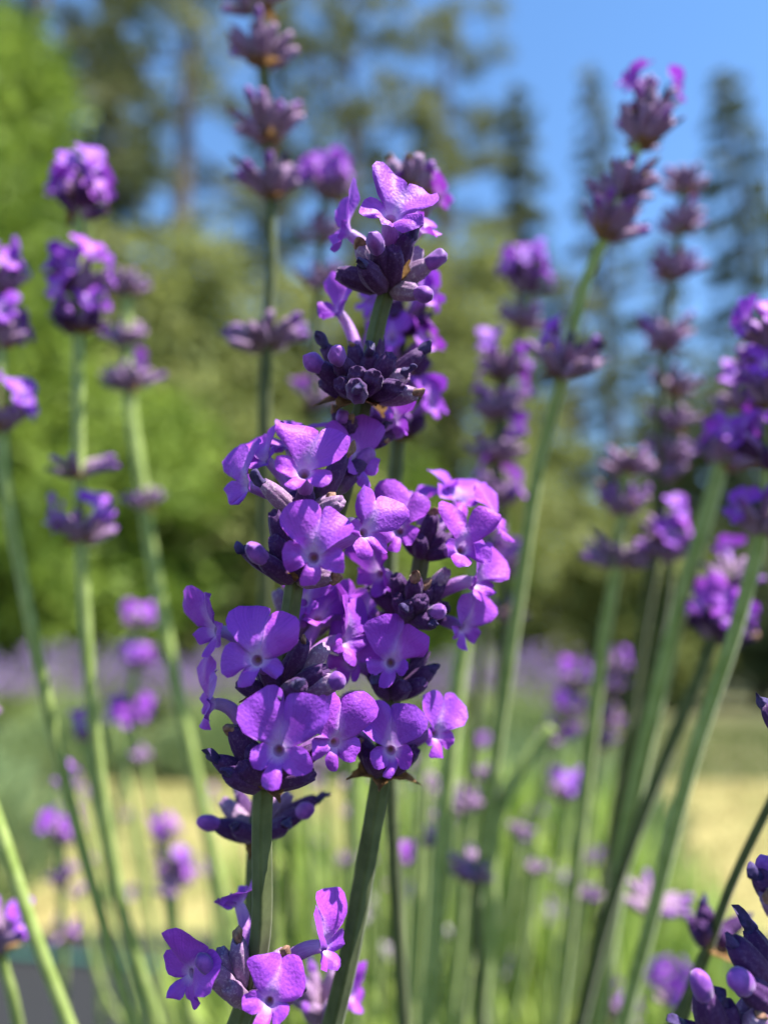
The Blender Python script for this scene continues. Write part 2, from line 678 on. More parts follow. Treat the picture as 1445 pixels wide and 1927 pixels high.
class Stalk:
    def __init__(self, label, pts, rad=1.25, group=None, stem_mat=None, seed=0, base=None, hires=False, cat='lavender'):
        """pts: photo pixels with depth in mm, from the bottom upwards"""
        self.rng = random.Random(seed)
        w = [P(*p) for p in pts]
        if base is None:
            d = w[0] - w[1] if len(w) > 1 else Vector((0, 0, -1))
            d.normalize()
            b = w[0] + d * min(0.5, w[0].z * 0.9)
            base = Vector((b.x * 0.45 + CLUMP.x * 0.55 + self.rng.uniform(-.05, .05),
                           b.y * 0.25 + CLUMP.y * 0.75 + self.rng.uniform(-.06, .06), 0.004))
            if base.y < 0.14:
                base.y = 0.14 + self.rng.random() * 0.06
        self.base = base
        self.root = thing('lavender_stalk', base, label, cat, group)
        mid = base.lerp(w[0], 0.55)
        mid = mid + (w[0] - (w[1] - w[0]).normalized() * (w[0] - mid).length - mid) * 0.45
        ctrl = [base, mid] + w
        self.curve = catmull(ctrl, 10)
        self.w = w
        rr = rad * MM
        c = [p - base for p in self.curve]
        me = sweep(c, lambda f: rr * (1.12 - 0.30 * f), 24 if hires else 8, stem_mat or M_STEM, 'stem', shape=stem_shape)
        part('stem', me, self.root)

    def node(self, px, py):
        """point and axis of the stem where it crosses the height of a photo pixel"""
        best, bd = None, 1e9
        for i, p in enumerate(self.curve):
            v = p - CAM
            d = v.dot(CF)
            if d < 0.02:
                continue
            y = 963.5 - v.dot(CU) / d * FPX
            x = 722.5 + v.dot(CR) / d * FPX
            e = abs(y - py) + 0.25 * abs(x - px)
            if e < bd:
                bd, best = e, i
        i = best
        ax = (self.curve[min(i + 1, len(self.curve) - 1)] - self.curve[max(i - 1, 0)]).normalized()
        # refine between neighbours by height
        p = self.curve[i]
        for j in (i - 1, i + 1):
            if 0 <= j < len(self.curve):
                a, b = self.curve[i], self.curve[j]

                def yy(q):
                    v = q - CAM
                    return 963.5 - v.dot(CU) / v.dot(CF) * FPX
                ya, yb = yy(a), yy(b)
                if (ya - py) * (yb - py) < 0:
                    p = a.lerp(b, (py - ya) / (yb - ya))
        return p, ax

    def calyx(self, p, dirn, sc=1.0, kind=None, pool=None, wide=None):
        pool = pool or CAL_HI
        me, tips = self.rng.choice(pool)
        m = basis(dirn, Vector((self.rng.uniform(-1, 1), self.rng.uniform(-1, 1), self.rng.uniform(-1, 1))), p - self.base, sc)
        if wide:
            m = m @ Matrix.Diagonal((wide / sc, wide / sc, 1, 1))
        o = part('calyx', me, self.root, m)
        if kind:
            part('bud' if kind == 'bud' else 'withered_corolla', tips[kind], o)
        return o

    def bract(self, p, ax, az, drop=0.15, sc=1.0):
        x = ax.orthogonal().normalized()
        y = ax.cross(x)
        out = x * math.cos(az) + y * math.sin(az)
        d = (out * 1.0 - ax * (drop - 0.35)).normalized()
        zz = (ax - d * ax.dot(d)).normalized()
        m = Matrix((d, zz.cross(d), zz)).transposed().to_4x4()
        m = Matrix.Translation(p - self.base + d * 0.6 * MM - ax * 0.3 * MM) @ m @ Matrix.Scale(sc, 4)
        part('bract', self.rng.choice(BRACTS), self.root, m)

    def whorl(self, px, py, sc=1.0, calyces=10, flowers=0, pool=None, bud=0.25, wither=0.25, el=(18, 68), bracts=2, soft_=False, brown=0.4, azr=None):
        """generic ring of calyces; flowers open towards random sides (face: fraction turned to the viewer)"""
        rng = self.rng
        p, ax = self.node(px, py)
        x = (CR - ax * CR.dot(ax)).normalized()
        y = ax.cross(x)                    # away from the viewer
        if soft_:
            calyces = int(calyces * 1.6)
        for k in range(calyces):
            az = 2.4 * k + rng.uniform(-0.3, 0.3)
            e = R(rng.uniform(*el))
            out = x * math.cos(az) + y * math.sin(az)
            d = out * math.cos(e) + ax * math.sin(e)
            q = rng.random()
            kind = 'bud' if q < bud else (('brown' if rng.random() < brown else 'blue') if q < bud + wither else None)
            self.calyx(p + ax * rng.uniform(-0.6, 2.4 if soft_ else 1.4) * MM * sc + out * 0.4 * MM, d, (1.15 if soft_ else 1.0) * sc * rng.uniform(0.85, 1.1), kind, pool or CAL_LO, wide=0.86 * sc if soft_ else None)
        for k in range(flowers):
            az = 2 * math.pi * (k + rng.uniform(-0.3, 0.3)) / max(1, flowers) + (rng.random() * 0.5 if flowers > 2 else 0)
            if azr is not None:
                az = azr[k % len(azr)]
            out = x * math.cos(az) + y * math.sin(az)
            cal, fl = rng.choice(FLOWERS)
            m = basis(ax, out, p - self.base + ax * rng.uniform(-0.5, 2.5) * MM * sc, sc * rng.uniform(0.88, 1.08))
            part('calyx', cal, self.root, m)
            part('flower', fl, self.root, m)
        for k in range(bracts):
            self.bract(p, ax, rng.random() * 6.28, rng.uniform(-0.2, 0.4), sc)

    def flower(self, nd, px, py, d, n, sc=1.0, up=None, roll=0.0, pale=False, d0=None, clen=5.8):
        """an open flower whose throat is seen at a photo pixel, growing from the node nd"""
        node, ax = nd
        th = P(px, py, d)
        nv = D(*n)
        out = (th - node).normalized()
        d0v = D(*d0) if d0 else (out + ax * 0.5).normalized()
        cal, tube, secs = flower_parts(node, th, nv, D(*up) if up else ax, d0v, sc, self.rng, True, R(roll + self.rng.uniform(-12, 12)), clen, M_CALYX_PALE if pale else M_CALYX)
        m = Matrix.Translation(node - self.base)
        part('calyx', cal, self.root, m)
        f = part('flower', tube, self.root, m)
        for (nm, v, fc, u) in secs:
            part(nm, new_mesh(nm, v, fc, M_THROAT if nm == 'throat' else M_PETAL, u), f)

    def cal_to(self, nd, px, py, d, kind=None, pool=None, start=0.0, width=1.0):
        """calyx growing from the node nd with its mouth at a photo pixel"""
        node, ax = nd
        tip = P(px, py, d)
        v = tip - node
        L = v.length
        want = 6.2 * MM
        s = L / want
        s2 = max(0.75, min(1.35, s))
        st = tip - v.normalized() * want * s2
        self.calyx(st, v, s2, kind, pool, wide=min(1.05, s2) * width)
        if s > 1.4:                       # short stalk from the stem to the calyx
            a = node - self.base
            b = st - self.base + v.normalized() * 0.6 * MM
            pts = [a.lerp(b, k / 4) for k in range(5)]
            part('pedicel', sweep(pts, lambda f: 0.5 * MM, 8, M_STEM_PALE, 'pedicel'), self.root)

# ------------------------------------------------------------------ ground
def sheet(name, x0, x1, y0, y1, z, mat, nx=1, ny=1, zf=None, edge=None):
    vs, fs = [], []
    for j in range(ny + 1):
        for i in range(nx + 1):
            x = x0 + (x1 - x0) * i / nx
            y = y0 + (y1 - y0) * j / ny
            if edge and j in (0, ny):
                y += edge(x, j)
            vs.append((x, y, z + (zf(x, y) if zf else 0)))
    for j in range(ny):
        for i in range(nx):
            b = j * (nx + 1) + i
            fs.append((b, b + 1, b + nx + 2, b + nx + 1))
    return structure(name, new_mesh(name, vs, fs, mat))


M_FIELD = plain('field_grass_shade_tint', (0.03, 0.045, 0.012), (0.10, 0.09, 0.035), 0.7, 0.9, detail=6)  # albedo darkened to stand in for tree shade over the field
M_STRAW = plain('mown_dry_grass', (0.15, 0.165, 0.045), (0.30, 0.24, 0.10), 2.2, 0.9, detail=6)
M_FABRIC = plain('weed_fabric', (0.010, 0.0105, 0.012), (0.017, 0.0175, 0.020), 900, 0.95, 0, 0.0004)
M_STRIPE = plain('fabric_stripe', (0.012, 0.06, 0.05), (0.022, 0.095, 0.075), 60, 0.6)
M_DRYBLADE = plain('dry_blade', (0.17, 0.20, 0.055), (0.36, 0.28, 0.125), 1.6, 0.8, 0.35, detail=4)
M_GREENBLADE = plain('green_blade_shade_tint', (0.05, 0.09, 0.015), (0.15, 0.17, 0.045), 1.2, 0.7, 0.35)  # blade colour kept dark too, the same tree shade painted in

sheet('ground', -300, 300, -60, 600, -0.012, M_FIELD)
sheet('dry_grass_strip', -9, 9, 1.45, 3.55, -0.004, M_STRAW, 40, 12, zf=lambda x, y: 0.006 * noise.noise(Vector((x * 3, y * 3, 0))))
sheet('weed_barrier', -9, 9, -1.2, 1.56, 0.004, M_FABRIC, 60, 12,
      zf=lambda x, y: 0.006 * noise.noise(Vector((x * 2.2, y * 4, 3))) + 0.004,
      edge=lambda x, j: (0.03 * noise.noise(Vector((x * 2, 7, 0))) - 0.03 * x) if j else 0)


def stripe():
    vs, fs = [], []
    n = 60
    for i in range(n + 1):
        x = -3 + 6 * i / n
        y = 1.33 - 0.17 * x / 1.0
        z = 0.006 * noise.noise(Vector((x * 2.2, y * 4, 3))) + 0.014
        vs += [(x, y - 0.012, z), (x, y + 0.012, z)]
    for i in range(n):
        fs.append((2 * i, 2 * i + 2, 2 * i + 3, 2 * i + 1))
    return structure('weed_barrier_stripe', new_mesh('weed_barrier_stripe', vs, fs, M_STRIPE))


stripe()


# ------------------------------------------------------------------ foliage from many small blades
def blades(cent, dirs, length, width, rs, bend=0.0):
    """numpy: quads (kite shaped) at cent along dirs"""
    n = len(cent)
    d = dirs / np.linalg.norm(dirs, axis=1, keepdims=True)
    a = rs.normal(size=(n, 3))
    s = np.cross(d, a)
    s /= np.linalg.norm(s, axis=1, keepdims=True) + 1e-9
    L = np.broadcast_to(length, (n,))[:, None]
    W = np.broadcast_to(width, (n,))[:, None]
    v = np.empty((n, 4, 3))
    v[:, 0] = cent
    v[:, 1] = cent + d * L * 0.45 + s * W * 0.5
    v[:, 2] = cent + d * L
    v[:, 3] = cent + d * L * 0.45 - s * W * 0.5
    v[:, 2, 2] -= bend * L[:, 0]
    q = np.arange(n * 4).reshape(n, 4)
    return v.reshape(-1, 3), q


def tubes(segs, nseg=6):
    """segs: list of (p0, r0, p1, r1); tapered tubes as one vertex/quads set"""
    V, Q = [], []
    b = 0
    for p0, r0, p1, r1 in segs:
        p0, p1 = np.array(p0, float), np.array(p1, float)
        t = p1 - p0
        t /= np.linalg.norm(t) + 1e-9
        a = np.array([0.3, 0.9, 0.1]) if abs(t[1]) < 0.9 else np.array([1.0, 0, 0])
        x = np.cross(t, a)
        x /= np.linalg.norm(x)
        y = np.cross(t, x)
        for p, r in ((p0, r0), (p1, r1)):
            for k in range(nseg):
                an = 2 * math.pi * k / nseg
                V.append(p + (x * math.cos(an) + y * math.sin(an)) * r)
        for k in range(nseg):
            k2 = (k + 1) % nseg
            Q.append((b + k, b + k2, b + nseg + k2, b + nseg + k))
        b += 2 * nseg
    return np.array(V), np.array(Q)


def needle_mat(name, c0, c1, trans=0.25):
    return plain(name, c0, c1, 1.1, 0.65, trans, detail=4)


M_PINE = needle_mat('pine_needles', (0.07, 0.095, 0.03), (0.20, 0.21, 0.08))
M_SPRUCE = needle_mat('spruce_needles', (0.05, 0.075, 0.03), (0.15, 0.17, 0.07))
M_CEDAR = needle_mat('cedar_sprays', (0.10, 0.17, 0.02), (0.27, 0.36, 0.06), 0.4)
M_BROAD = needle_mat('broad_leaves', (0.10, 0.135, 0.03), (0.29, 0.31, 0.10), 0.4)
M_BARK = plain('bark', (0.03, 0.024, 0.02), (0.10, 0.075, 0.06), 7, 0.9, 0, 0.02, detail=5)


def tree_pos(px, dist, topy):
    ang = math.atan((963.5 - topy) / FPX) + PITCH
    h = CAM.z + dist * math.tan(ang)
    depth = dist * math.cos(PITCH) + (0.6 * h) * math.sin(PITCH)
    return (px - 722.5) / FPX * depth, dist, h


def make_tree(kind, name, label, px, dist, topy, cr, seed, n=1.0, bare=0.3, mat=None, sparse=1.0):
    rs = np.random.RandomState(seed)
    rr = random.Random(seed)
    x0, y0, h = tree_pos(px, dist, topy)
    t = thing(name, (x0, y0, -0.012), label, 'tree', 'trees behind the lavender field')
    segs = []
    lean = np.array([rr.uniform(-.02, .02), rr.uniform(-.02, .02), 0])
    tr = 0.014 * h + 0.03
    K = 10
    tp = [np.array([lean[0] * h * f + 0.04 * math.sin(5 * f + seed), lean[1] * h * f, h * 0.985 * f]) for f in [k / K for k in range(K + 1)]]
    for k in range(K):
        segs.append((tp[k], tr * (1 - k / K) + 0.012, tp[k + 1], tr * (1 - (k + 1) / K) + 0.012))

    def trunk_at(f):
        k = min(K - 1, int(f * K))
        return tp[k] + (tp[k + 1] - tp[k]) * (f * K - k)
    C, Dn, Ls, Ws = [], [], [], []
    if kind == 'pine':
        nb = int(46 * n)
        for b in range(nb):
            f = bare + (0.97 - bare) * (b + rr.random()) / nb
            prof = math.sin(math.pi * min(1, (1 - f) / (1 - bare) * 0.62 + 0.10)) ** 0.8
            L = cr * prof * rr.uniform(0.55, 1.15)
            az = b * 2.4 + rr.uniform(-.5, .5)
            up = rr.uniform(-0.05, 0.45)
            p0 = trunk_at(f)
            dv = np.array([math.cos(az), math.sin(az), up])
            p1 = p0 + dv * L
            segs.append((p0, 0.022 + 0.010 * L, p1, 0.008))
            for c in range(max(2, int(L * 3.4 * sparse))):
                g = rr.uniform(0.35, 1.05)
                ctr = p0 + dv * L * g + rs.normal(size=3) * 0.13 * np.array([1, 1, 0.8])
                m = int(rr.uniform(34, 62))
                r = rr.uniform(0.16, 0.34)
                u = rs.normal(size=(m, 3))
                u /= np.linalg.norm(u, axis=1, keepdims=True)
                C.append(ctr + u * r * 0.35 * rs.rand(m, 1))
                Dn.append(u + np.array([0, 0, 0.35]))
                Ls.append(r * rs.uniform(0.7, 1.25, m))
                Ws.append(np.full(m, 0.035))
    elif kind == 'spruce':
        nb = int(120 * n)
        for b in range(nb):
            f = bare + (0.985 - bare) * ((b + rr.random()) / nb)
            L = (cr * (1 - f) ** 0.85 / (1 - bare) ** 0.85 + 0.12) * rr.uniform(0.6, 1.12)
            az = b * 2.4 + rr.uniform(-.6, .6)
            p0 = trunk_at(f)
            dv = np.array([math.cos(az), math.sin(az), rr.uniform(-0.25, 0.18) + 0.5 * max(0, f - 0.75)])
            segs.append((p0, 0.012 + 0.006 * L, p0 + dv * L, 0.005))
            m = int(L * 95 * sparse) + 16
            g = np.sqrt(rs.uniform(0.02, 1.0, m))[:, None]
            spread = 0.22 * L * (1.1 - g)
            side = np.array([-math.sin(az), math.cos(az), 0])
            C.append(p0 + dv * L * g + side * (rs.uniform(-1, 1, (m, 1)) * spread) + rs.normal(size=(m, 3)) * 0.03)
            Dn.append(np.array([dv]) * 0.8 + side * rs.normal(size=(m, 1)) * 0.7 + np.array([0, 0, -0.35]) + rs.normal(size=(m, 3)) * 0.25)
            Ls.append(rs.uniform(0.14, 0.30, m))
            Ws.append(np.full(m, 0.055))
    else:                                   # cedar / broad: leafy crown from the ground up
        nb = int(150 * n)
        for b in range(nb):
            f = bare + (0.98 - bare) * rr.random() ** 0.9
            prof = (1 - f) ** 0.55 * min(1, 0.55 + f * 2.2) if kind == 'cedar' else math.sin(math.pi * min(1, 0.18 + (1 - f) * 0.72)) ** 0.7
            L = cr * prof * rr.uniform(0.45, 1.12)
            az = b * 2.4 + rr.uniform(-.6, .6)
            p0 = trunk_at(max(0.02, f - 0.10))
            dv = np.array([math.cos(az) * L, math.sin(az) * L, 0.10 * h])
            p1 = p0 + dv
            segs.append((p0, 0.016, p1, 0.005))
            m = int(rr.uniform(70, 120) * sparse)
            r = rr.uniform(0.20, 0.42) * (0.6 + 0.4 * cr)
            u = rs.normal(size=(m, 3))
            u /= np.linalg.norm(u, axis=1, keepdims=True)
            C.append(p1 + u * r * rs.rand(m, 1) ** 0.6 * np.array([1, 1, 1.25 if kind == 'cedar' else 0.8]))
            Dn.append(u * 0.6 + rs.normal(size=(m, 3)) * 0.5 + (np.array([0, 0, 0.8]) if kind == 'cedar' else np.array([0, 0, -0.1])))
            Ls.append(rs.uniform(0.09, 0.20, m))
            Ws.append(rs.uniform(0.045, 0.085, m))
    V, Q = tubes(segs, 7)
    part('trunk', np_mesh('trunk', V, Q, M_BARK, True), t)
    v, q = blades(np.concatenate(C), np.concatenate(Dn), np.concatenate(Ls), np.concatenate(Ws), rs)
    part('crown', np_mesh('crown', v, q, mat or {'pine': M_PINE, 'spruce': M_SPRUCE, 'cedar': M_CEDAR, 'broad': M_BROAD}[kind]), t)
    return t


# tall conifers
make_tree('pine', 'pine_tree', 'tall dense pine rising out of sight behind the bright green cedar', 60, 12.5, -330, 2.6, 11, 1.6, 0.14, sparse=1.2)
make_tree('pine', 'pine_tree', 'tall sparse pine with a long bare dark trunk against the sky', 352, 10.5, -420, 1.9, 12, 0.8, 0.36, sparse=0.8)
make_tree('spruce', 'spruce_tree', 'tall dark slender spruce between the bare trunked pine and the dense pine', 225, 13.5, -250, 2.0, 13, 1.5, 0.05, sparse=1.3)
make_tree('pine', 'pine_tree', 'broad pine with a rounded clumpy crown behind the two flowered central spike', 680, 13.0, -160, 2.4, 14, 1.35, 0.18, sparse=1.15)
make_tree('pine', 'pine_tree', 'shorter clumpy pine on the edge of the open sky', 820, 15.0, 10, 2.2, 15, 1.5, 0.12, sparse=1.2)
make_tree('spruce', 'spruce_tree', 'narrow pointed spruce next to the shorter clumpy pine', 990, 15.0, 145, 1.6, 16, 1.2, 0.03, sparse=1.3)
make_tree('spruce', 'spruce_tree', 'thin see-through spruce directly behind the tilted spike against the sky', 1135, 18.0, 85, 1.8, 17, 1.0, 0.05, sparse=1.1)
make_tree('spruce', 'spruce_tree', 'tall open spruce standing alone beyond the leaning right hand stalks', 1418, 14.0, 100, 2.0, 18, 1.1, 0.03, sparse=1.2)
make_tree('spruce', 'spruce_tree', 'slim spruce behind the tall four tiered mauve spike', 505, 16.0, -60, 1.7, 19, 1.1, 0.04, sparse=1.1)
make_tree('spruce', 'spruce_tree', 'ragged spruce filling the gap between the thin spruce and the lone open one', 1265, 16.5, 420, 1.5, 33, 0.8, 0.03, sparse=0.9)
make_tree('pine', 'pine_tree', 'low clumpy pine under the narrow pointed spruce', 1085, 14.5, 500, 1.5, 34, 0.8, 0.10, sparse=0.9)
# lower leafy growth
make_tree('cedar', 'cedar_tree', 'bright lime green cedar with upright feathery sprays', -10, 5.6, 60, 0.95, 21, 2.2, 0.03)
make_tree('broad', 'young_tree', 'bushy young tree with olive leaves beside the bright cedar', 250, 8.0, 470, 1.25, 22, 1.2, 0.04)
make_tree('broad', 'young_tree', 'leafy yellow green young tree behind the leaning left stalks', 140, 6.6, 760, 1.1, 23, 1.2, 0.04, mat=M_CEDAR)
make_tree('broad', 'young_tree', 'leafy green young tree at the foot of the bare trunked pine', 400, 9.0, 620, 1.2, 24, 0.95, 0.04)
make_tree('broad', 'young_tree', 'pale olive young tree beneath the broad clumpy pine', 640, 10.0, 540, 1.3, 25, 0.9, 0.04)
make_tree('broad', 'young_tree', 'full olive green young tree left of the narrow spruce', 850, 9.0, 470, 1.05, 26, 0.9, 0.04)
make_tree('broad', 'young_tree', 'low dark leafy tree under the thin see-through spruce', 1000, 12.0, 830, 0.9, 27, 0.7, 0.04)
make_tree('broad', 'young_tree', 'low leafy tree under the lone open spruce', 1390, 9.5, 700, 1.15, 28, 1.0, 0.04, mat=M_SPRUCE)
make_tree('broad', 'young_tree', 'bright low leafy bush between the two right hand spruces', 1200, 9.0, 980, 0.8, 29, 0.8, 0.04, mat=M_BROAD)
make_tree('broad', 'young_tree', 'sunlit yellow green bush low behind the central spikes', 760, 8.5, 900, 1.0, 31, 0.9, 0.04, mat=M_CEDAR)
make_tree('broad', 'young_tree', 'small round leafy tree in front of the pale olive one', 540, 7.5, 850, 0.95, 30, 0.95, 0.04)


# dry grass blades on the mown strip: nobody could count them
def grass(name, label, n, x0, x1, y0, y1, h, mat, seed, wid=0.004):
    rs = np.random.RandomState(seed)
    c = np.stack([rs.uniform(x0, x1, n), rs.uniform(y0, y1, n), np.full(n, -0.004)], 1)
    d = np.stack([rs.normal(0, .6, n), rs.normal(0, .6, n), np.ones(n)], 1)
    v, q = blades(c, d, rs.uniform(0.5, 1.3, n) * h, wid, rs)
    o = link(bpy.data.objects.new(name, np_mesh(name, v, q, mat)))
    o['kind'] = 'stuff'
    o['label'] = label
    o['category'] = 'grass'


grass('dry_grass', 'short yellow dry grass on the mown strip between the rows', 26000, -2.6, 2.6, 1.62, 3.4, 0.035, M_DRYBLADE, 3)
grass('green_grass', 'patches of green grass darkened to suggest tree shade beyond the yellow strip', 16000, -4, 4, 3.4, 6.5, 0.07, M_GREENBLADE, 4, 0.008)


# ------------------------------------------------------------------ lavender bushes of the next row
M_FARSPIKE = plain('far_spike', (0.16, 0.10, 0.26), (0.34, 0.22, 0.44), 9, 0.8)


def bush(x, y, r, h, seed, label, spikes=190):
    rs = np.random.RandomState(seed)
    t = thing('lavender_bush', (x, y, -0.008), label, 'lavender bush', 'lavender bushes in the next row')
    n = 2600
    az = rs.uniform(0, 6.28, n)
    rad = np.sqrt(rs.rand(n)) * r * 0.75
    c = np.stack([np.cos(az) * rad, np.sin(az) * rad, h * 0.55 * (1 - (rad / r) ** 2) * rs.uniform(0.1, 1, n)], 1)
    d = np.stack([np.cos(az) * rad / r, np.sin(az) * rad / r, np.full(n, 0.9)], 1) + rs.normal(0, .2, (n, 3))
    v, q = blades(c, d, rs.uniform(0.06, 0.13, n), 0.012, rs)
    part('foliage', np_mesh('foliage', v, q, M_LEAF_GREY), t)['kind'] = 'stuff'
    segs, C, Dd = [], [], []
    for k in range(spikes):
        a = rs.uniform(0, 6.28)
        q0 = math.sqrt(rs.rand()) * 0.45 * r
        lean = rs.uniform(0.0, 1.0)
        p0 = np.array([math.cos(a) * q0, math.sin(a) * q0, 0.05])
        dv = np.array([math.cos(a) * lean * 0.75, math.sin(a) * lean * 0.75, 1.0])
        dv /= np.linalg.norm(dv)
        L = h * rs.uniform(0.75, 1.1)
        p1 = p0 + dv * L
        segs.append((p0, 0.0018, p1, 0.0012))
        m = 26
        g = rs.uniform(0, 0.055, (m, 1))
        u = rs.normal(size=(m, 3))
        u[:, 2] = np.abs(u[:, 2]) * 0.6
        C.append(p1 - dv * g)
        Dd.append(u)
    V, Q = tubes(segs, 4)
    part('stems', np_mesh('stems', V, Q, M_STEM_PALE, True), t)['kind'] = 'stuff'
    v, q = blades(np.concatenate(C), np.concatenate(Dd), 0.017, 0.010, rs)
    part('flower_heads', np_mesh('flower_heads', v, q, M_FARSPIKE), t)['kind'] = 'stuff'


for k, (bx, by, br, bh, bl) in enumerate([
        (-2.15, 3.75, 0.40, 0.50, 'greyish lavender bush at the far left end of the next row'),
        (-1.45, 3.70, 0.40, 0.52, 'lavender bush in the next row below the bright cedar'),
        (-0.75, 3.75, 0.38, 0.50, 'lavender bush in the next row behind the leaning thick stem'),
        (-0.05, 3.80, 0.38, 0.50, 'lavender bush in the next row hidden behind the central spikes'),
        (0.62, 3.70, 0.38, 0.52, 'purple grey lavender bush at the right end of the next row')]):
    bush(bx, by, br, bh, 40 + k, bl)


# ------------------------------------------------------------------ leaf shoots of the near plants
def foliage_mound(name, label, cx, cy, r, zlo, zhi, shoots, seed, mat):
    rs = np.random.RandomState(seed)
    t = thing(name, (cx, cy, 0.006), label, 'lavender plant', 'leafy lavender plants under the stalks')
    segs, C, Dd, Ls = [], [], [], []
    for k in range(shoots):
        a = rs.uniform(0, 6.28)
        q = math.sqrt(rs.rand())
        p0 = np.array([math.cos(a) * q * r * 0.35, math.sin(a) * q * r * 0.35, 0.0])
        top = rs.uniform(zlo, zhi) * (1 - 0.25 * q * q)
        p1 = np.array([math.cos(a) * q * r, math.sin(a) * q * r, top])
        mid = p0 * 0.4 + p1 * 0.6 + np.array([math.cos(a), math.sin(a), 0]) * 0.012 - np.array([0, 0, 0.03])
        segs.append((p0, 0.0016, mid, 0.0013))
        segs.append((mid, 0.0013, p1, 0.0008))
        dv = p1 - mid
        dv /= np.linalg.norm(dv)
        m = 22
        g = rs.uniform(0, 1, (m, 1)) ** 0.8
        C.append(mid + (p1 - mid) * g)
        Dd.append(dv + rs.normal(0, 0.2, (m, 3)))
        Ls.append(rs.uniform(0.025, 0.055, m))
    V, Q = tubes(segs, 5)
    part('shoot', np_mesh('shoot', V, Q, M_STEM_PALE, True), t)['kind'] = 'stuff'
    v, q = blades(np.concatenate(C), np.concatenate(Dd), np.concatenate(Ls), 0.0044, rs)
    part('leaf', np_mesh('leaf', v, q, mat), t)['kind'] = 'stuff'


foliage_mound('lavender_plant', 'green leafy shoots at the foot of the central lavender stalks', 0.05, 0.46, 0.16, 0.30, 0.435, 800, 61, M_LEAF)
foliage_mound('lavender_plant', 'grey green leafy mound just behind the central stalks', 0.27, 1.50, 0.27, 0.20, 0.36, 520, 62, M_LEAF_GREY)
foliage_mound('lavender_plant', 'bluish green leafy mound behind the stalks on the left', -0.84, 1.55, 0.24, 0.18, 0.33, 420, 63, M_LEAF_GREY)

# ------------------------------------------------------------------ STALKS IN FOCUS
HI, HP = CAL_HI, CAL_HI_PALE

# A: the sharp central spike
A = Stalk('sharply focused spike of open purple flowers with the lowest ring near a bent stem',
          [(436, 1960, 103), (468, 1870, 101), (486, 1790, 100), (497, 1480, 100), (524, 1310, 100), (554, 1100, 100), (572, 990, 100), (580, 900, 100)],
          1.12, seed=101, hires=True)
a0 = A.node(575, 985)
a1 = A.node(555, 1095)
a2 = A.node(524, 1315)
a3 = A.node(497, 1478)
a4 = A.node(470, 1890)
A.flower(a0, 572, 892, 94, (0.0, .42, .9), 1.08)
A.flower(a0, 668, 872, 105, (.55, .25, .65), 0.95, roll=-8)
A.flower(a0, 545, 842, 107, (-.25, .65, .35), 0.95)
A.flower(a0, 470, 915, 101, (-.75, .15, .55), 0.95, roll=-10)
A.flower(a1, 590, 1050, 92, (0.02, .08, 1), 1.08)
A.flower(a1, 684, 1003, 95, (.55, .15, .8), 0.92, roll=12)
A.flower(a0, 505, 868, 104, (-.5, .5, .6), 0.85, roll=-25)
for (x, y, d, k, pool) in [(497, 905, 96, 'blue', HP), (470, 1035, 95, 'blue', HI), (492, 1060, 93, 'bud', HI), (520, 965, 97, None, HI), (640, 935, 95, None, HP),
                           (630, 1075, 96, 'brown', HP), (655, 985, 101, 'blue', HI), (515, 1005, 95, None, HI), (545, 930, 98, None, HI),
                           (655, 860, 101, 'brown', HI), (690, 860, 106, 'bud', HI), (615, 940, 97, 'brown', HP)]:
    A.cal_to(a1 if y > 960 else a0, x, y, d, k, pool)
for az in (0.4, 2.4, 3.6, 5.0):
    A.bract(a1[0], a1[1], az, 0.1, 1.1)
# ring 2
A.flower(a2, 484, 1243, 93, (-.04, .12, 1), 1.06)
A.flower(a2, 408, 1188, 103, (-.7, .05, .6), 0.95, roll=-12)
A.flower(a2, 645, 1205, 105, (.75, .10, .45), 1.0)
A.flower(a2, 598, 1165, 108, (.15, .55, .5), 0.95, roll=20)
for (x, y, d, k, pool) in [(575, 1200, 95, 'brown', HI), (612, 1215, 97, None, HP), (572, 1290, 90, 'blue', HI), (630, 1285, 94, 'bud', HP), (600, 1262, 94, None, HI),
                           (470, 1150, 103, 'brown', HP), (520, 1322, 93, 'blue', HP), (455, 1290, 97, None, HI), (560, 1230, 97, None, HI)]:
    A.cal_to(a2, x, y, d, k, pool)
for az in (0.2, 1.4, 3.0, 4.6):
    A.bract(a2[0], a2[1], az, 0.15, 1.0)
# ring 3
A.flower(a3, 525, 1413, 92, (0.02, .12, 1), 1.12)
A.flower(a3, 630, 1397, 96, (.4, .05, .92), 0.98, roll=6)
A.flower(a3, 405, 1325, 102, (-.85, .05, .35), 0.95)
A.flower(a3, 585, 1350, 107, (.35, .5, .3), 0.9)
for (x, y, d, k, pool) in [(400, 1425, 97, 'blue', HI), (428, 1468, 93, 'blue', HI), (440, 1380, 98, 'brown', HI), (470, 1400, 97, None, HI), (590, 1410, 97, None, HI),
                           (580, 1455, 96, None, HI), (455, 1440, 93, None, HI)]:
    A.cal_to(a3, x, y, d, k, pool)
for az in (0.3, 2.6, 3.4, 4.4, 5.3):
    A.bract(a3[0], a3[1], az, 0.1, 1.15)
# lowest ring, at the bottom of the picture
A.flower(a4, 362, 1832, 98, (-.6, .05, .75), 1.0, roll=6)
A.flower(a4, 450, 1705, 107, (-.45, .75, -.2), 0.92)
A.flower(a4, 606, 1782, 100, (.85, .15, .35), 0.98, roll=8)
A.flower(a4, 507, 1885, 93, (0.02, .28, .95), 0.88)
for (x, y, d, k, pool) in [(395, 1828, 95, 'bud', HP), (408, 1790, 99, None, HP), (447, 1775, 99, 'brown', HP), (470, 1790, 102, None, HP), (530, 1790, 99, 'brown', HP),
                           (560, 1875, 95, 'blue', HP), (525, 1800, 104, 'brown', HI), (430, 1850, 96, None, HP)]:
    A.cal_to(a4, x, y, d, k, pool)

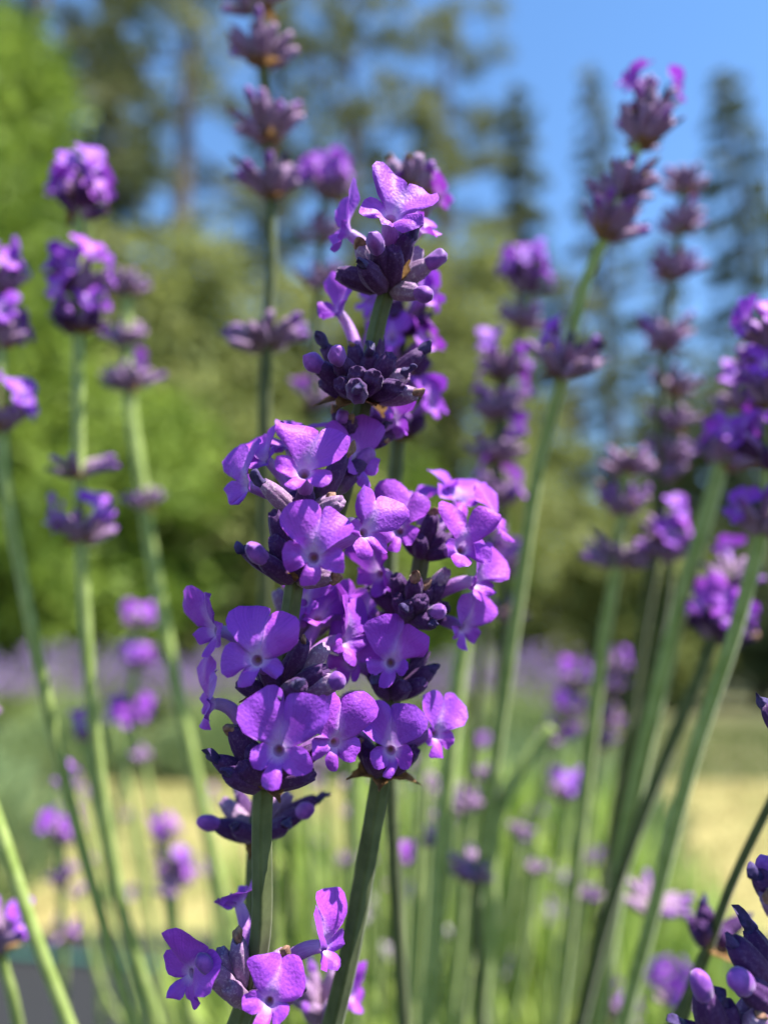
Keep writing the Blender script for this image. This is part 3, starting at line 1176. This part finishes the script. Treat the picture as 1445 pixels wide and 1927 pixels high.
# B: spike to the right of A
B = Stalk('slightly soft purple spike right of the sharp one on a slanting dark stem',
          [(618, 1960, 112), (650, 1830, 111), (690, 1620, 110), (716, 1465, 110), (738, 1310, 110), (768, 1180, 111), (790, 1070, 112), (800, 990, 112)],
          1.2, seed=103, hires=True)
b0 = B.node(795, 1050)
b1 = B.node(772, 1165)
b2 = B.node(740, 1310)
b3 = B.node(716, 1460)
B.flower(b0, 868, 1035, 106, (.2, .3, .9), 1.0)
B.flower(b0, 752, 1000, 109, (-.15, .25, .95), 1.0)
B.flower(b0, 862, 945, 117, (.25, .6, .45), 1.05, roll=15)
B.flower(b0, 925, 985, 113, (.85, .35, .3), 0.98)
B.flower(b0, 790, 950, 117, (-.2, .7, .3), 0.95)
B.flower(b1, 890, 1095, 108, (.75, .0, .6), 1.0, roll=10)
B.flower(b1, 715, 1080, 111, (-.6, .0, .75), 0.95, roll=-12)
B.flower(b1, 868, 1180, 111, (.55, -.15, .75), 0.95)
B.flower(b1, 690, 1165, 115, (-.6, .25, .55), 0.95)
for (x, y, d, k, pool) in [(785, 1085, 104, 'brown', HI), (810, 1095, 105, 'brown', HI), (765, 1140, 103, 'blue', HI), (815, 1150, 104, 'bud', HI), (835, 1110, 106, None, HI),
                           (820, 960, 108, 'brown', HI), (790, 1010, 107, None, HI), (750, 1090, 106, None, HI), (840, 1075, 107, None, HP), (805, 1165, 102, 'blue', HI),
                           (785, 1130, 102, None, HI), (740, 1130, 106, None, HI), (700, 1110, 112, 'blue', HI), (850, 1135, 109, None, HI), (830, 1010, 109, None, HI)]:
    B.cal_to(b1 if y > 1060 else b0, x, y, d, k, pool)
B.flower(b2, 735, 1248, 104, (0, .1, 1), 1.0)
B.flower(b2, 662, 1250, 109, (-.45, .08, .88), 0.95)
B.flower(b2, 700, 1215, 114, (-.2, .4, .7), 0.85)
for (x, y, d, k, pool) in [(815, 1262, 108, 'blue', HI), (800, 1225, 112, None, HI), (790, 1290, 105, None, HI), (775, 1245, 112, 'brown', HI), (700, 1290, 104, 'blue', HI), (765, 1285, 103, None, HI)]:
    B.cal_to(b2, x, y, d, k, pool)
for az in (0.2, 2.0, 4.1):
    B.bract(b2[0], b2[1], az, 0.1)
B.flower(b3, 735, 1412, 103, (0.0, .1, 1), 1.04)
B.flower(b3, 818, 1382, 107, (.5, .1, .85), 0.90, roll=6)
B.flower(b3, 672, 1380, 112, (-.5, .35, .6), 0.85)
for (x, y, d, k, pool) in [(680, 1400, 107, 'brown', HI), (780, 1420, 106, None, HI), (690, 1430, 104, None, HI), (770, 1380, 110, None, HI)]:
    B.cal_to(b3, x, y, d, k, pool)
for az in (0.2, 3.0, 3.9, 5.3):
    B.bract(b3[0], b3[1], az, 0.1, 1.1)

# C: tall spike rising above A
C = Stalk('tall spike above the sharp one with a lit flower over rings of dark buds',
          [(462, 1960, 118), (474, 1800, 117), (483, 1580, 117), (515, 1350, 115), (590, 1100, 112), (655, 890, 110), (686, 745, 108), (718, 580, 106), (732, 535, 106), (736, 480, 106)],
          1.1, seed=104, hires=True)
c0 = C.node(730, 545)
c1 = C.node(686, 748)
C.flower(c0, 735, 412, 101, (.05, .38, .92), 1.15, roll=4, clen=7.0)
C.flower(c0, 658, 440, 108, (-.8, .4, .3), 0.95)
C.flower(c0, 790, 432, 108, (.6, .4, .3), 0.85)
for (x, y, d, k, pool) in [(668, 462, 103, 'brown', HP), (712, 460, 100, 'bud', HI), (748, 478, 100, None, HI), (812, 490, 104, 'bud', HP), (680, 510, 99, 'blue', HI),
                           (642, 512, 105, None, HI), (790, 545, 102, 'bud', HP), (765, 455, 104, 'blue', HI), (740, 440, 108, None, HI), (785, 470, 108, None, HP), (690, 470, 106, None, HI),
                           (770, 430, 102, 'blue', HI)]:
    C.cal_to(c0, x, y, d, k, pool, width=1.08)
for az in (0.0, 2.9, 4.4):
    C.bract(c0[0], c0[1], az, 0.0, 1.1)
C.flower(c1, 640, 590, 113, (-.4, .45, .5), 0.9)
for (x, y, d, k, pool) in [(605, 640, 106, 'blue', HI), (595, 685, 103, 'bud', HI), (632, 672, 101, 'bud', HI), (662, 640, 104, 'brown', HI), (668, 690, 97, None, HI), (705, 655, 103, 'blue', HI),
                           (720, 630, 107, 'blue', HI), (735, 680, 102, None, HI), (795, 672, 105, 'blue', HI), (780, 742, 101, 'brown', HP), (760, 700, 103, 'blue', HP),
                           (600, 715, 104, None, HI), (663, 735, 93, 'blue', HI), (700, 700, 97, None, HI), (635, 715, 99, None, HI), (745, 725, 99, None, HI)]:
    C.cal_to(c1, x, y, d, k, pool, width=1.08)
for az in (0.3, 2.6, 3.4, 4.2, 5.2):
    C.bract(c1[0], c1[1], az, 0.45, 1.35)
C.whorl(670, 850, 0.95, 9, 1, HI, 0.15, 0.5, azr=[0.3])
C.whorl(560, 1200, 1.0, 5, 3, HP)
p = C.node(484, 1578)
for (x, y, d, k, pool) in [(400, 1548, 113, 'bud', HI), (425, 1510, 119, None, HP), (457, 1490, 121, 'blue', HI), (452, 1562, 108, 'blue', HI), (548, 1492, 120, None, HP),
                           (600, 1495, 117, 'blue', HI), (572, 1525, 111, 'bud', HI), (522, 1480, 124, None, HP), (545, 1548, 108, 'blue', HI)]:
    C.cal_to(p, x, y, d, k, pool)
for az in (0.5, 2.2, 3.9):
    C.bract(p[0], p[1], az, 0.2)

# C2: spike hidden behind C
C2 = Stalk('soft spike close behind the tall one with grey dried buds at its tip',
           [(765, 1980, 178), (752, 1800, 172), (736, 1500, 160), (735, 1000, 144), (750, 800, 140), (752, 650, 138), (765, 500, 138), (775, 380, 138), (776, 330, 138)], 1.15, seed=105)
C2.whorl(776, 372, 1.0, 10, 0, HP, 0.15, 0.5, el=(40, 80), brown=0.6)
C2.whorl(770, 440, 0.95, 7, 2, HP, azr=[0.2, 3.3])
C2.whorl(753, 630, 1.0, 8, 5, HI)
C2.whorl(752, 720, 1.0, 8, 4, HI, azr=[0.0, -0.8, 3.6, 4.4])
C2.whorl(750, 830, 1.0, 8, 4, HI, azr=[0.1, -0.7, 3.3, 4.5])

# E: bud cluster in the lower right corner
E = Stalk('cluster of dark velvety buds with a few lilac tips entering at the lower right corner',
          [(1545, 2050, 94), (1530, 1950, 93), (1510, 1840, 92), (1500, 1700, 92), (1505, 1560, 93), (1510, 1400, 94)], 1.2, seed=106, hires=True,
          base=Vector((0.16, 0.2, 0.004)))
e0 = E.node(1530, 1950)
e1 = E.node(1500, 1740)
for (x, y, d, k, pool, w) in [(1402, 1845, 88, 'bud', HI, 1.25), (1392, 1768, 91, 'blue', HI, 1.25), (1425, 1752, 95, 'blue', HI, 1.25), (1392, 1872, 95, 'bud', HP, 1.0)]:
    E.cal_to((P(1480, 1930, 92), e0[1]), x, y, d, k, pool, width=w)
e2 = (P(1372, 2030, 92), D(0, 1, 0))
for (x, y, d, k, pool, w) in [(1325, 1880, 88, 'bud', HI, 1.2), (1370, 1882, 89, 'blue', HI, 1.2), (1404, 1888, 92, 'brown', HP, 1.15), (1290, 1925, 91, 'blue', HI, 1.2),
                              (1434, 1910, 88, 'brown', HP, 1.15)]:
    E.cal_to(e2, x, y, d, k, pool, width=w)
part('pedicel', sweep([e2[0] - E.base + (e0[0] - e2[0]) * (k / 5) for k in range(6)], lambda f: 0.8 * MM, 8, M_STEM, 'pedicel'), E.root)
for (x, y, d, k, pool) in [(1436, 1650, 90, 'blue', HI), (1440, 1695, 88, 'brown', HP), (1455, 1640, 94, 'bud', HI)]:
    E.cal_to(e1, x, y, d, k, pool, width=1.2)
E.whorl(1505, 1420, 1.0, 9, 0, HI)

# ------------------------------------------------------------------ STALKS OUT OF FOCUS
def soft(label, pts, whorls, rad=1.2, seed=0, pale=False, group=None, base=None):
    s = Stalk(label, pts, rad, group, M_STEM_PALE if pale else None, seed, base)
    for w in whorls:
        (x, y, sc, nc, nf), kw = w[:5], (w[5] if len(w) > 5 else {})
        s.whorl(x, y, sc, nc, nf, soft_=True, **kw)
    return s


V = -math.pi / 2                          # towards the viewer
DK = dict(pool=CAL_LO_DARK)
soft('tall left stalk crowned by a bright full purple flower head above two flower rings',
     [(300, 1940, 205), (232, 1720, 195), (186, 1450, 186), (158, 1120, 180), (149, 900, 178), (148, 640, 176), (150, 420, 176), (150, 380, 176)],
     [(150, 410, 1.0, 8, 8, DK), (150, 365, 0.9, 4, 6), (148, 560, 1.0, 8, 6, dict(azr=[V, V + .8, V - .9, 0.2, 2.9, 3.4])), (148, 630, 1.0, 8, 6, DK),
      (149, 895, 0.9, 6, 0, dict(el=(5, 45), bud=0.5)), (153, 1025, 1.05, 7, 3, dict(azr=[-0.5, 3.6, 3.2]))], 1.3, 201, True)
soft('mauve grey stalk just right of the tall left one with a thick pale stem',
     [(420, 1700, 250), (375, 1490, 245), (320, 1230, 240), (285, 1040, 238), (262, 880, 236), (245, 760, 236), (240, 600, 236), (238, 520, 236)],
     [(238, 560, 1.0, 10, 0), (240, 650, 1.0, 10, 0), (244, 735, 1.15, 12, 1), (276, 960, 0.9, 8, 0)], 1.7, 202, True)
soft('purple flowered stalk cut by the left border leaning outwards',
     [(240, 1900, 200), (130, 1500, 185), (48, 1120, 174), (8, 880, 170), (2, 700, 170), (-6, 520, 170), (-8, 480, 170)],
     [(-5, 560, 1.0, 7, 6), (0, 660, 1.0, 7, 7), (4, 815, 1.0, 8, 4, dict(azr=[0, -0.5, V, 3.4]))], 1.3, 203, True)
soft('tall mauve spike of four spaced bud rings running out of the top of the picture',
     [(500, 1300, 200), (498, 900, 182), (500, 670, 174), (510, 500, 172), (508, 380, 171), (500, 200, 170), (487, 30, 170), (480, -80, 170)],
     [(484, 20, 1.05, 9, 3, dict(azr=[-0.4, V, 3.5])), (494, 128, 1.1, 12, 0, dict(brown=0.7)), (504, 270, 1.12, 14, 0, dict(brown=0.8)), (509, 378, 1.05, 12, 0),
      (500, 660, 1.2, 13, 0, dict(el=(10, 50), wither=0.4))], 1.15, 204)
soft('blurred stalk with one vivid flat topped purple head left of the tall central spike',
     [(560, 1200, 270), (585, 900, 245), (596, 600, 235), (608, 400, 230), (612, 350, 230)],
     [(611, 372, 1.15, 8, 9), (604, 455, 0.95, 9, 0), (598, 545, 1.0, 10, 0), (588, 770, 1.0, 9, 2)], 1.2, 205)
soft('blurred stalk with two bright purple flowers on top right of the tall central spike',
     [(900, 1300, 280), (930, 1000, 255), (958, 720, 242), (984, 560, 240), (990, 500, 240)],
     [(988, 550, 1.25, 9, 5, dict(azr=[0.1, 3.0, -0.7, 3.9, V], pool=CAL_LO_DARK)), (978, 620, 1.05, 9, 0), (950, 770, 1.0, 8, 0)], 1.2, 206)
soft('dense mauve spike of crowded bud rings behind the soft purple spike',
     [(930, 1500, 235), (945, 1250, 220), (945, 1000, 212), (935, 850, 208), (945, 700, 206), (950, 660, 206)],
     [(948, 715, 1.05, 11, 2, dict(azr=[-0.5, 3.8])), (940, 790, 1.1, 12, 2, dict(azr=[3.3, 0.2])), (936, 870, 1.1, 12, 1), (940, 950, 1.0, 11, 1), (945, 1090, 1.0, 8, 3), (948, 1170, 0.9, 8, 0)], 1.2, 207)
soft('dark spike tilted to the right against open sky with two lilac flowers on its tip',
     [(980, 1100, 182), (1010, 900, 174), (1055, 720, 168), (1110, 510, 165), (1145, 430, 164), (1180, 330, 163), (1210, 240, 163), (1220, 200, 163)],
     [(1055, 712, 1.15, 12, 1, dict(azr=[3.5], wither=0.5)), (1135, 455, 1.15, 12, 0, dict(wither=0.5)), (1165, 375, 1.05, 12, 0, dict(wither=0.4)), (1200, 280, 1.1, 11, 0, dict(el=(35, 75), wither=0.3)),
      (1212, 225, 1.0, 5, 3, dict(azr=[0.2, 3.1, 3.6], el=(50, 80)))], 1.15, 208, True)
soft('slender mauve stalk of four spaced bud rings close to the tilted spike',
     [(1200, 1250, 245), (1238, 900, 228), (1246, 700, 222), (1262, 570, 220), (1280, 430, 218), (1285, 330, 218)],
     [(1284, 365, 1.05, 11, 0, dict(brown=0.8)), (1280, 440, 1.0, 11, 0, dict(brown=0.8)), (1272, 525, 1.1, 12, 0), (1254, 662, 1.2, 13, 0)], 1.0, 209)
soft('compact mauve spike below the four spaced bud rings of its slender neighbour',
     [(1160, 1500, 260), (1210, 1200, 242), (1250, 950, 230), (1262, 800, 228), (1264, 720, 228)],
     [(1264, 745, 1.0, 10, 0), (1263, 810, 1.05, 11, 0), (1258, 870, 1.05, 11, 0), (1252, 910, 1.0, 10, 0)], 1.1, 210)
soft('short purple grey spike on a pale stem in front of the low sky gap',
     [(1070, 1750, 225), (1105, 1450, 212), (1140, 1180, 205), (1158, 1075, 204), (1178, 900, 204), (1184, 850, 204)],
     [(1182, 895, 1.0, 11, 0), (1174, 975, 1.1, 12, 0), (1158, 1070, 1.2, 12, 0, dict(el=(5, 50)))], 1.5, 211, True)
soft('leaning stalk with a wide ring of lilac flowers and one whitish bud',
     [(1085, 1950, 205), (1150, 1700, 195), (1230, 1480, 188), (1320, 1260, 183), (1350, 1180, 182), (1375, 1090, 182)],
     [(1342, 1205, 1.2, 9, 4, dict(azr=[3.1, V - .4, 3.9, 0.2], pool=CAL_LO_DARK, el=(5, 45))), (1372, 1100, 0.9, 7, 1)], 1.45, 212)
soft('stalk with long drooping lilac flower left of the leaning ring of flowers',
     [(1120, 1960, 225), (1175, 1500, 212), (1230, 1250, 204), (1258, 1080, 202), (1250, 1010, 202)],
     [(1254, 1060, 1.1, 9, 2, dict(azr=[-0.5, V])), (1250, 1015, 0.9, 7, 1)], 1.1, 213)
soft('purple flower spike on a broad pale stem leaning towards the right border',
     [(1140, 1800, 205), (1190, 1520, 195), (1250, 1260, 188), (1325, 985, 184), (1370, 830, 183), (1420, 690, 183)],
     [(1355, 885, 1.1, 9, 5), (1390, 780, 1.0, 9, 2), (1415, 710, 1.0, 9, 1, dict(brown=0.8))], 1.9, 214, True)
soft('large purple spike cut by the right border',
     [(1220, 1750, 172), (1300, 1440, 162), (1400, 1130, 155), (1440, 960, 152), (1450, 800, 151), (1456, 640, 150), (1458, 600, 150)],
     [(1454, 670, 1.0, 7, 6), (1452, 770, 1.0, 8, 5), (1446, 880, 1.05, 8, 6, DK), (1436, 1010, 1.05, 10, 2, dict(azr=[3.2, V]))], 1.35, 215, True)
soft('thin olive stem slanting out of the right border above a ring of dark buds',
     [(1275, 1960, 140), (1305, 1860, 138), (1335, 1780, 136), (1370, 1680, 134), (1450, 1510, 130), (1520, 1370, 128)],
     [(1334, 1785, 1.0, 0, 0)], 0.85, 216)
Fst = soft('pair of nodding dark bud clusters on the slanting thin olive stem', [(1245, 1960, 141), (1290, 1880, 140), (1322, 1800, 139), (1330, 1782, 139)], [], 0.8, 217)
fp = Fst.node(1328, 1785)
for (x, y, d, k) in [(1300, 1725, 137, None), (1318, 1700, 139, 'blue'), (1335, 1710, 136, None), (1310, 1745, 134, None), (1325, 1735, 133, None), (1375, 1745, 137, None), (1395, 1725, 140, 'blue'), (1382, 1760, 135, None)]:
    Fst.cal_to(fp, x, y, d, k, HI)

# smaller ones deeper in the plant
soft('small lilac spike with three round flower tufts below the thick pale stem',
     [(190, 1900, 400), (215, 1560, 360), (240, 1400, 345), (252, 1280, 340), (262, 1150, 340)],
     [(260, 1185, 1.0, 6, 5), (252, 1260, 1.0, 6, 6), (246, 1365, 1.25, 6, 7)], 1.5, 220, True)
soft('small purple spike standing over dark fabric at the lower left',
     [(120, 1960, 330), (118, 1800, 315), (116, 1640, 305), (115, 1560, 304)],
     [(115, 1585, 1.1, 8, 6), (116, 1665, 1.0, 9, 0), (117, 1760, 0.9, 6, 1)], 1.6, 221, True)
soft('small loose lilac spike in front of the yellow grass at left',
     [(345, 1900, 350), (335, 1760, 340), (325, 1640, 335), (308, 1560, 334)],
     [(312, 1585, 1.0, 7, 3), (326, 1640, 1.1, 8, 2), (318, 1670, 1.25, 9, 2, dict(azr=[3.1, 0]))], 1.2, 222, True)
soft('small pale lilac spike right of the dark bottom stems against the grey green mound',
     [(1085, 1700, 350), (1115, 1480, 340), (1140, 1340, 335), (1152, 1240, 335)],
     [(1150, 1265, 1.1, 9, 1), (1146, 1310, 1.1, 10, 1), (1138, 1360, 1.2, 10, 0), (1128, 1405, 1.1, 8, 1)], 1.0, 223)
soft('small violet spike leaning left beside the pale lilac one',
     [(990, 1560, 350), (1035, 1440, 345), (1066, 1330, 340), (1078, 1270, 340)],
     [(1074, 1300, 1.1, 8, 2), (1062, 1350, 1.1, 8, 3), (1052, 1392, 1.0, 8, 2)], 1.4, 224, True)
soft('dark green stalk with a crooked ring of mauve buds in the shoots',
     [(905, 1960, 215), (900, 1780, 210), (893, 1660, 207), (890, 1640, 207)], [(892, 1660, 1.0, 9, 0, dict(el=(25, 70)))], 1.0, 225)
soft('bright green stalk topped by a flat mauve bud ring above dark fabric',
     [(1180, 1960, 215), (1200, 1830, 210), (1222, 1730, 207), (1226, 1705, 207)], [(1224, 1722, 1.15, 11, 0, dict(el=(5, 55)))], 1.3, 226, True)
soft('low stalk with two lilac flower heads at the bottom of the right side',
     [(1240, 2000, 260), (1252, 1930, 255), (1262, 1880, 253), (1266, 1850, 253)], [(1262, 1885, 1.1, 8, 6)], 1.1, 227, True)
soft('low stalk with one pinkish lilac head next to a green stem at the bottom',
     [(1150, 2020, 290), (1156, 1960, 286), (1160, 1925, 285), (1161, 1905, 285)], [(1160, 1925, 1.1, 8, 4)], 1.1, 228, True)
soft('short stalk with a pair of purple buds at the left border',
     [(40, 1960, 165), (22, 1870, 160), (4, 1800, 158), (2, 1770, 158)], [(3, 1795, 1.05, 7, 1, dict(bud=0.7, azr=[-0.3], el=(25, 70)))], 1.1, 229, True)
soft('stout pale stem slanting across the lower left corner',
     [(190, 2080, 160), (128, 1925, 156), (62, 1750, 152), (0, 1560, 150), (-70, 1370, 150)], [(-64, 1385, 1, 8, 3)], 1.35, 230, True)
soft('small ring of grey lilac buds tucked behind the slanting dark stem at the bottom',
     [(600, 2060, 135), (605, 1990, 134), (606, 1930, 133), (606, 1905, 133)], [(606, 1925, 1.0, 10, 1, dict(pool=CAL_HI_PALE, el=(35, 80), azr=[-0.6], bud=0.5))], 1.0, 231)
soft('blurred lilac tuft between the shoots right of the slanting dark stem',
     [(840, 1900, 300), (860, 1700, 295), (868, 1560, 292), (868, 1520, 292)], [(868, 1535, 0.95, 6, 2)], 1.0, 232, True)
soft('blurred violet tuft with a drooping flower right of the thick slanting stub',
     [(1030, 1900, 310), (1050, 1680, 300), (1062, 1540, 298), (1066, 1480, 298)], [(1064, 1510, 1.1, 7, 3)], 1.0, 233, True)
soft('broad pale stem rising behind the soft purple spike to a hidden head',
     [(800, 1980, 215), (822, 1750, 208), (838, 1520, 204), (868, 1240, 202), (905, 1040, 202), (930, 930, 202)], [(925, 955, 1.0, 9, 2), (905, 1050, 1.0, 7, 1)], 1.9, 234, True)
soft('pale bent stub stem without a flower slanting through the middle of the plant',
     [(920, 1760, 240), (950, 1500, 236), (1000, 1420, 236), (1040, 1370, 236)], [], 1.9, 235, True)
# unopened heads and plain stems among the shoots
rr = random.Random(77)
for k in range(26):
    px = rr.uniform(560, 1180)
    py = rr.uniform(1560, 1830)
    d = rr.uniform(300, 520)
    s = Stalk('young lavender stalk with a small pale unopened head among the green shoots',
              [(px + rr.uniform(-40, 40), 2000, d + 20), (px + rr.uniform(-12, 12), py + 120, d + 6), (px, py, d)], 1.0,
              'young unopened stalks among the shoots', M_STEM_PALE, 300 + k, base=Vector((0.05 + rr.uniform(-.08, .08), 0.45 + rr.uniform(-.06, .06), 0.006)))
    s.whorl(px, py + 12, 0.8, 7, 0, CAL_YOUNG, 0.15, 0, el=(45, 85), bracts=0)
    s.whorl(px, py + 22, 0.8, 6, 0, CAL_YOUNG, 0.1, 0, el=(35, 75), bracts=0)
for k in range(64):
    px = rr.choice([rr.uniform(120, 400), rr.uniform(560, 1150), rr.uniform(560, 1150), rr.uniform(560, 1150)])
    py = rr.uniform(1330, 1700)
    d = rr.uniform(220, 480)
    lean = (px - 700) * 0.12
    nfl = 1 if rr.random() < 0.35 else 0
    lab = ('slim green stem with one open lilac flower at its tip' if nfl else 'slim green stem with a few small mauve buds at its tip') + \
          (' over the yellow grass' if px < 450 else ' among the green shoots')
    s = Stalk(lab,
              [(px - lean * 2, 2000, d + 20), (px - lean * 0.7, py + 190, d + 8), (px, py, d)], 1.35,
              'slim green stems among the shoots', M_STEM_PALE, 400 + k, base=Vector((0.05 + (px - 700) / 1449 * 0.2, 0.45 + rr.uniform(-.06, .06), 0.006)))
    s.whorl(px, py + 10, 0.8, 7, nfl, CAL_LO, 0.3, 0.1, el=(30, 80), bracts=0)
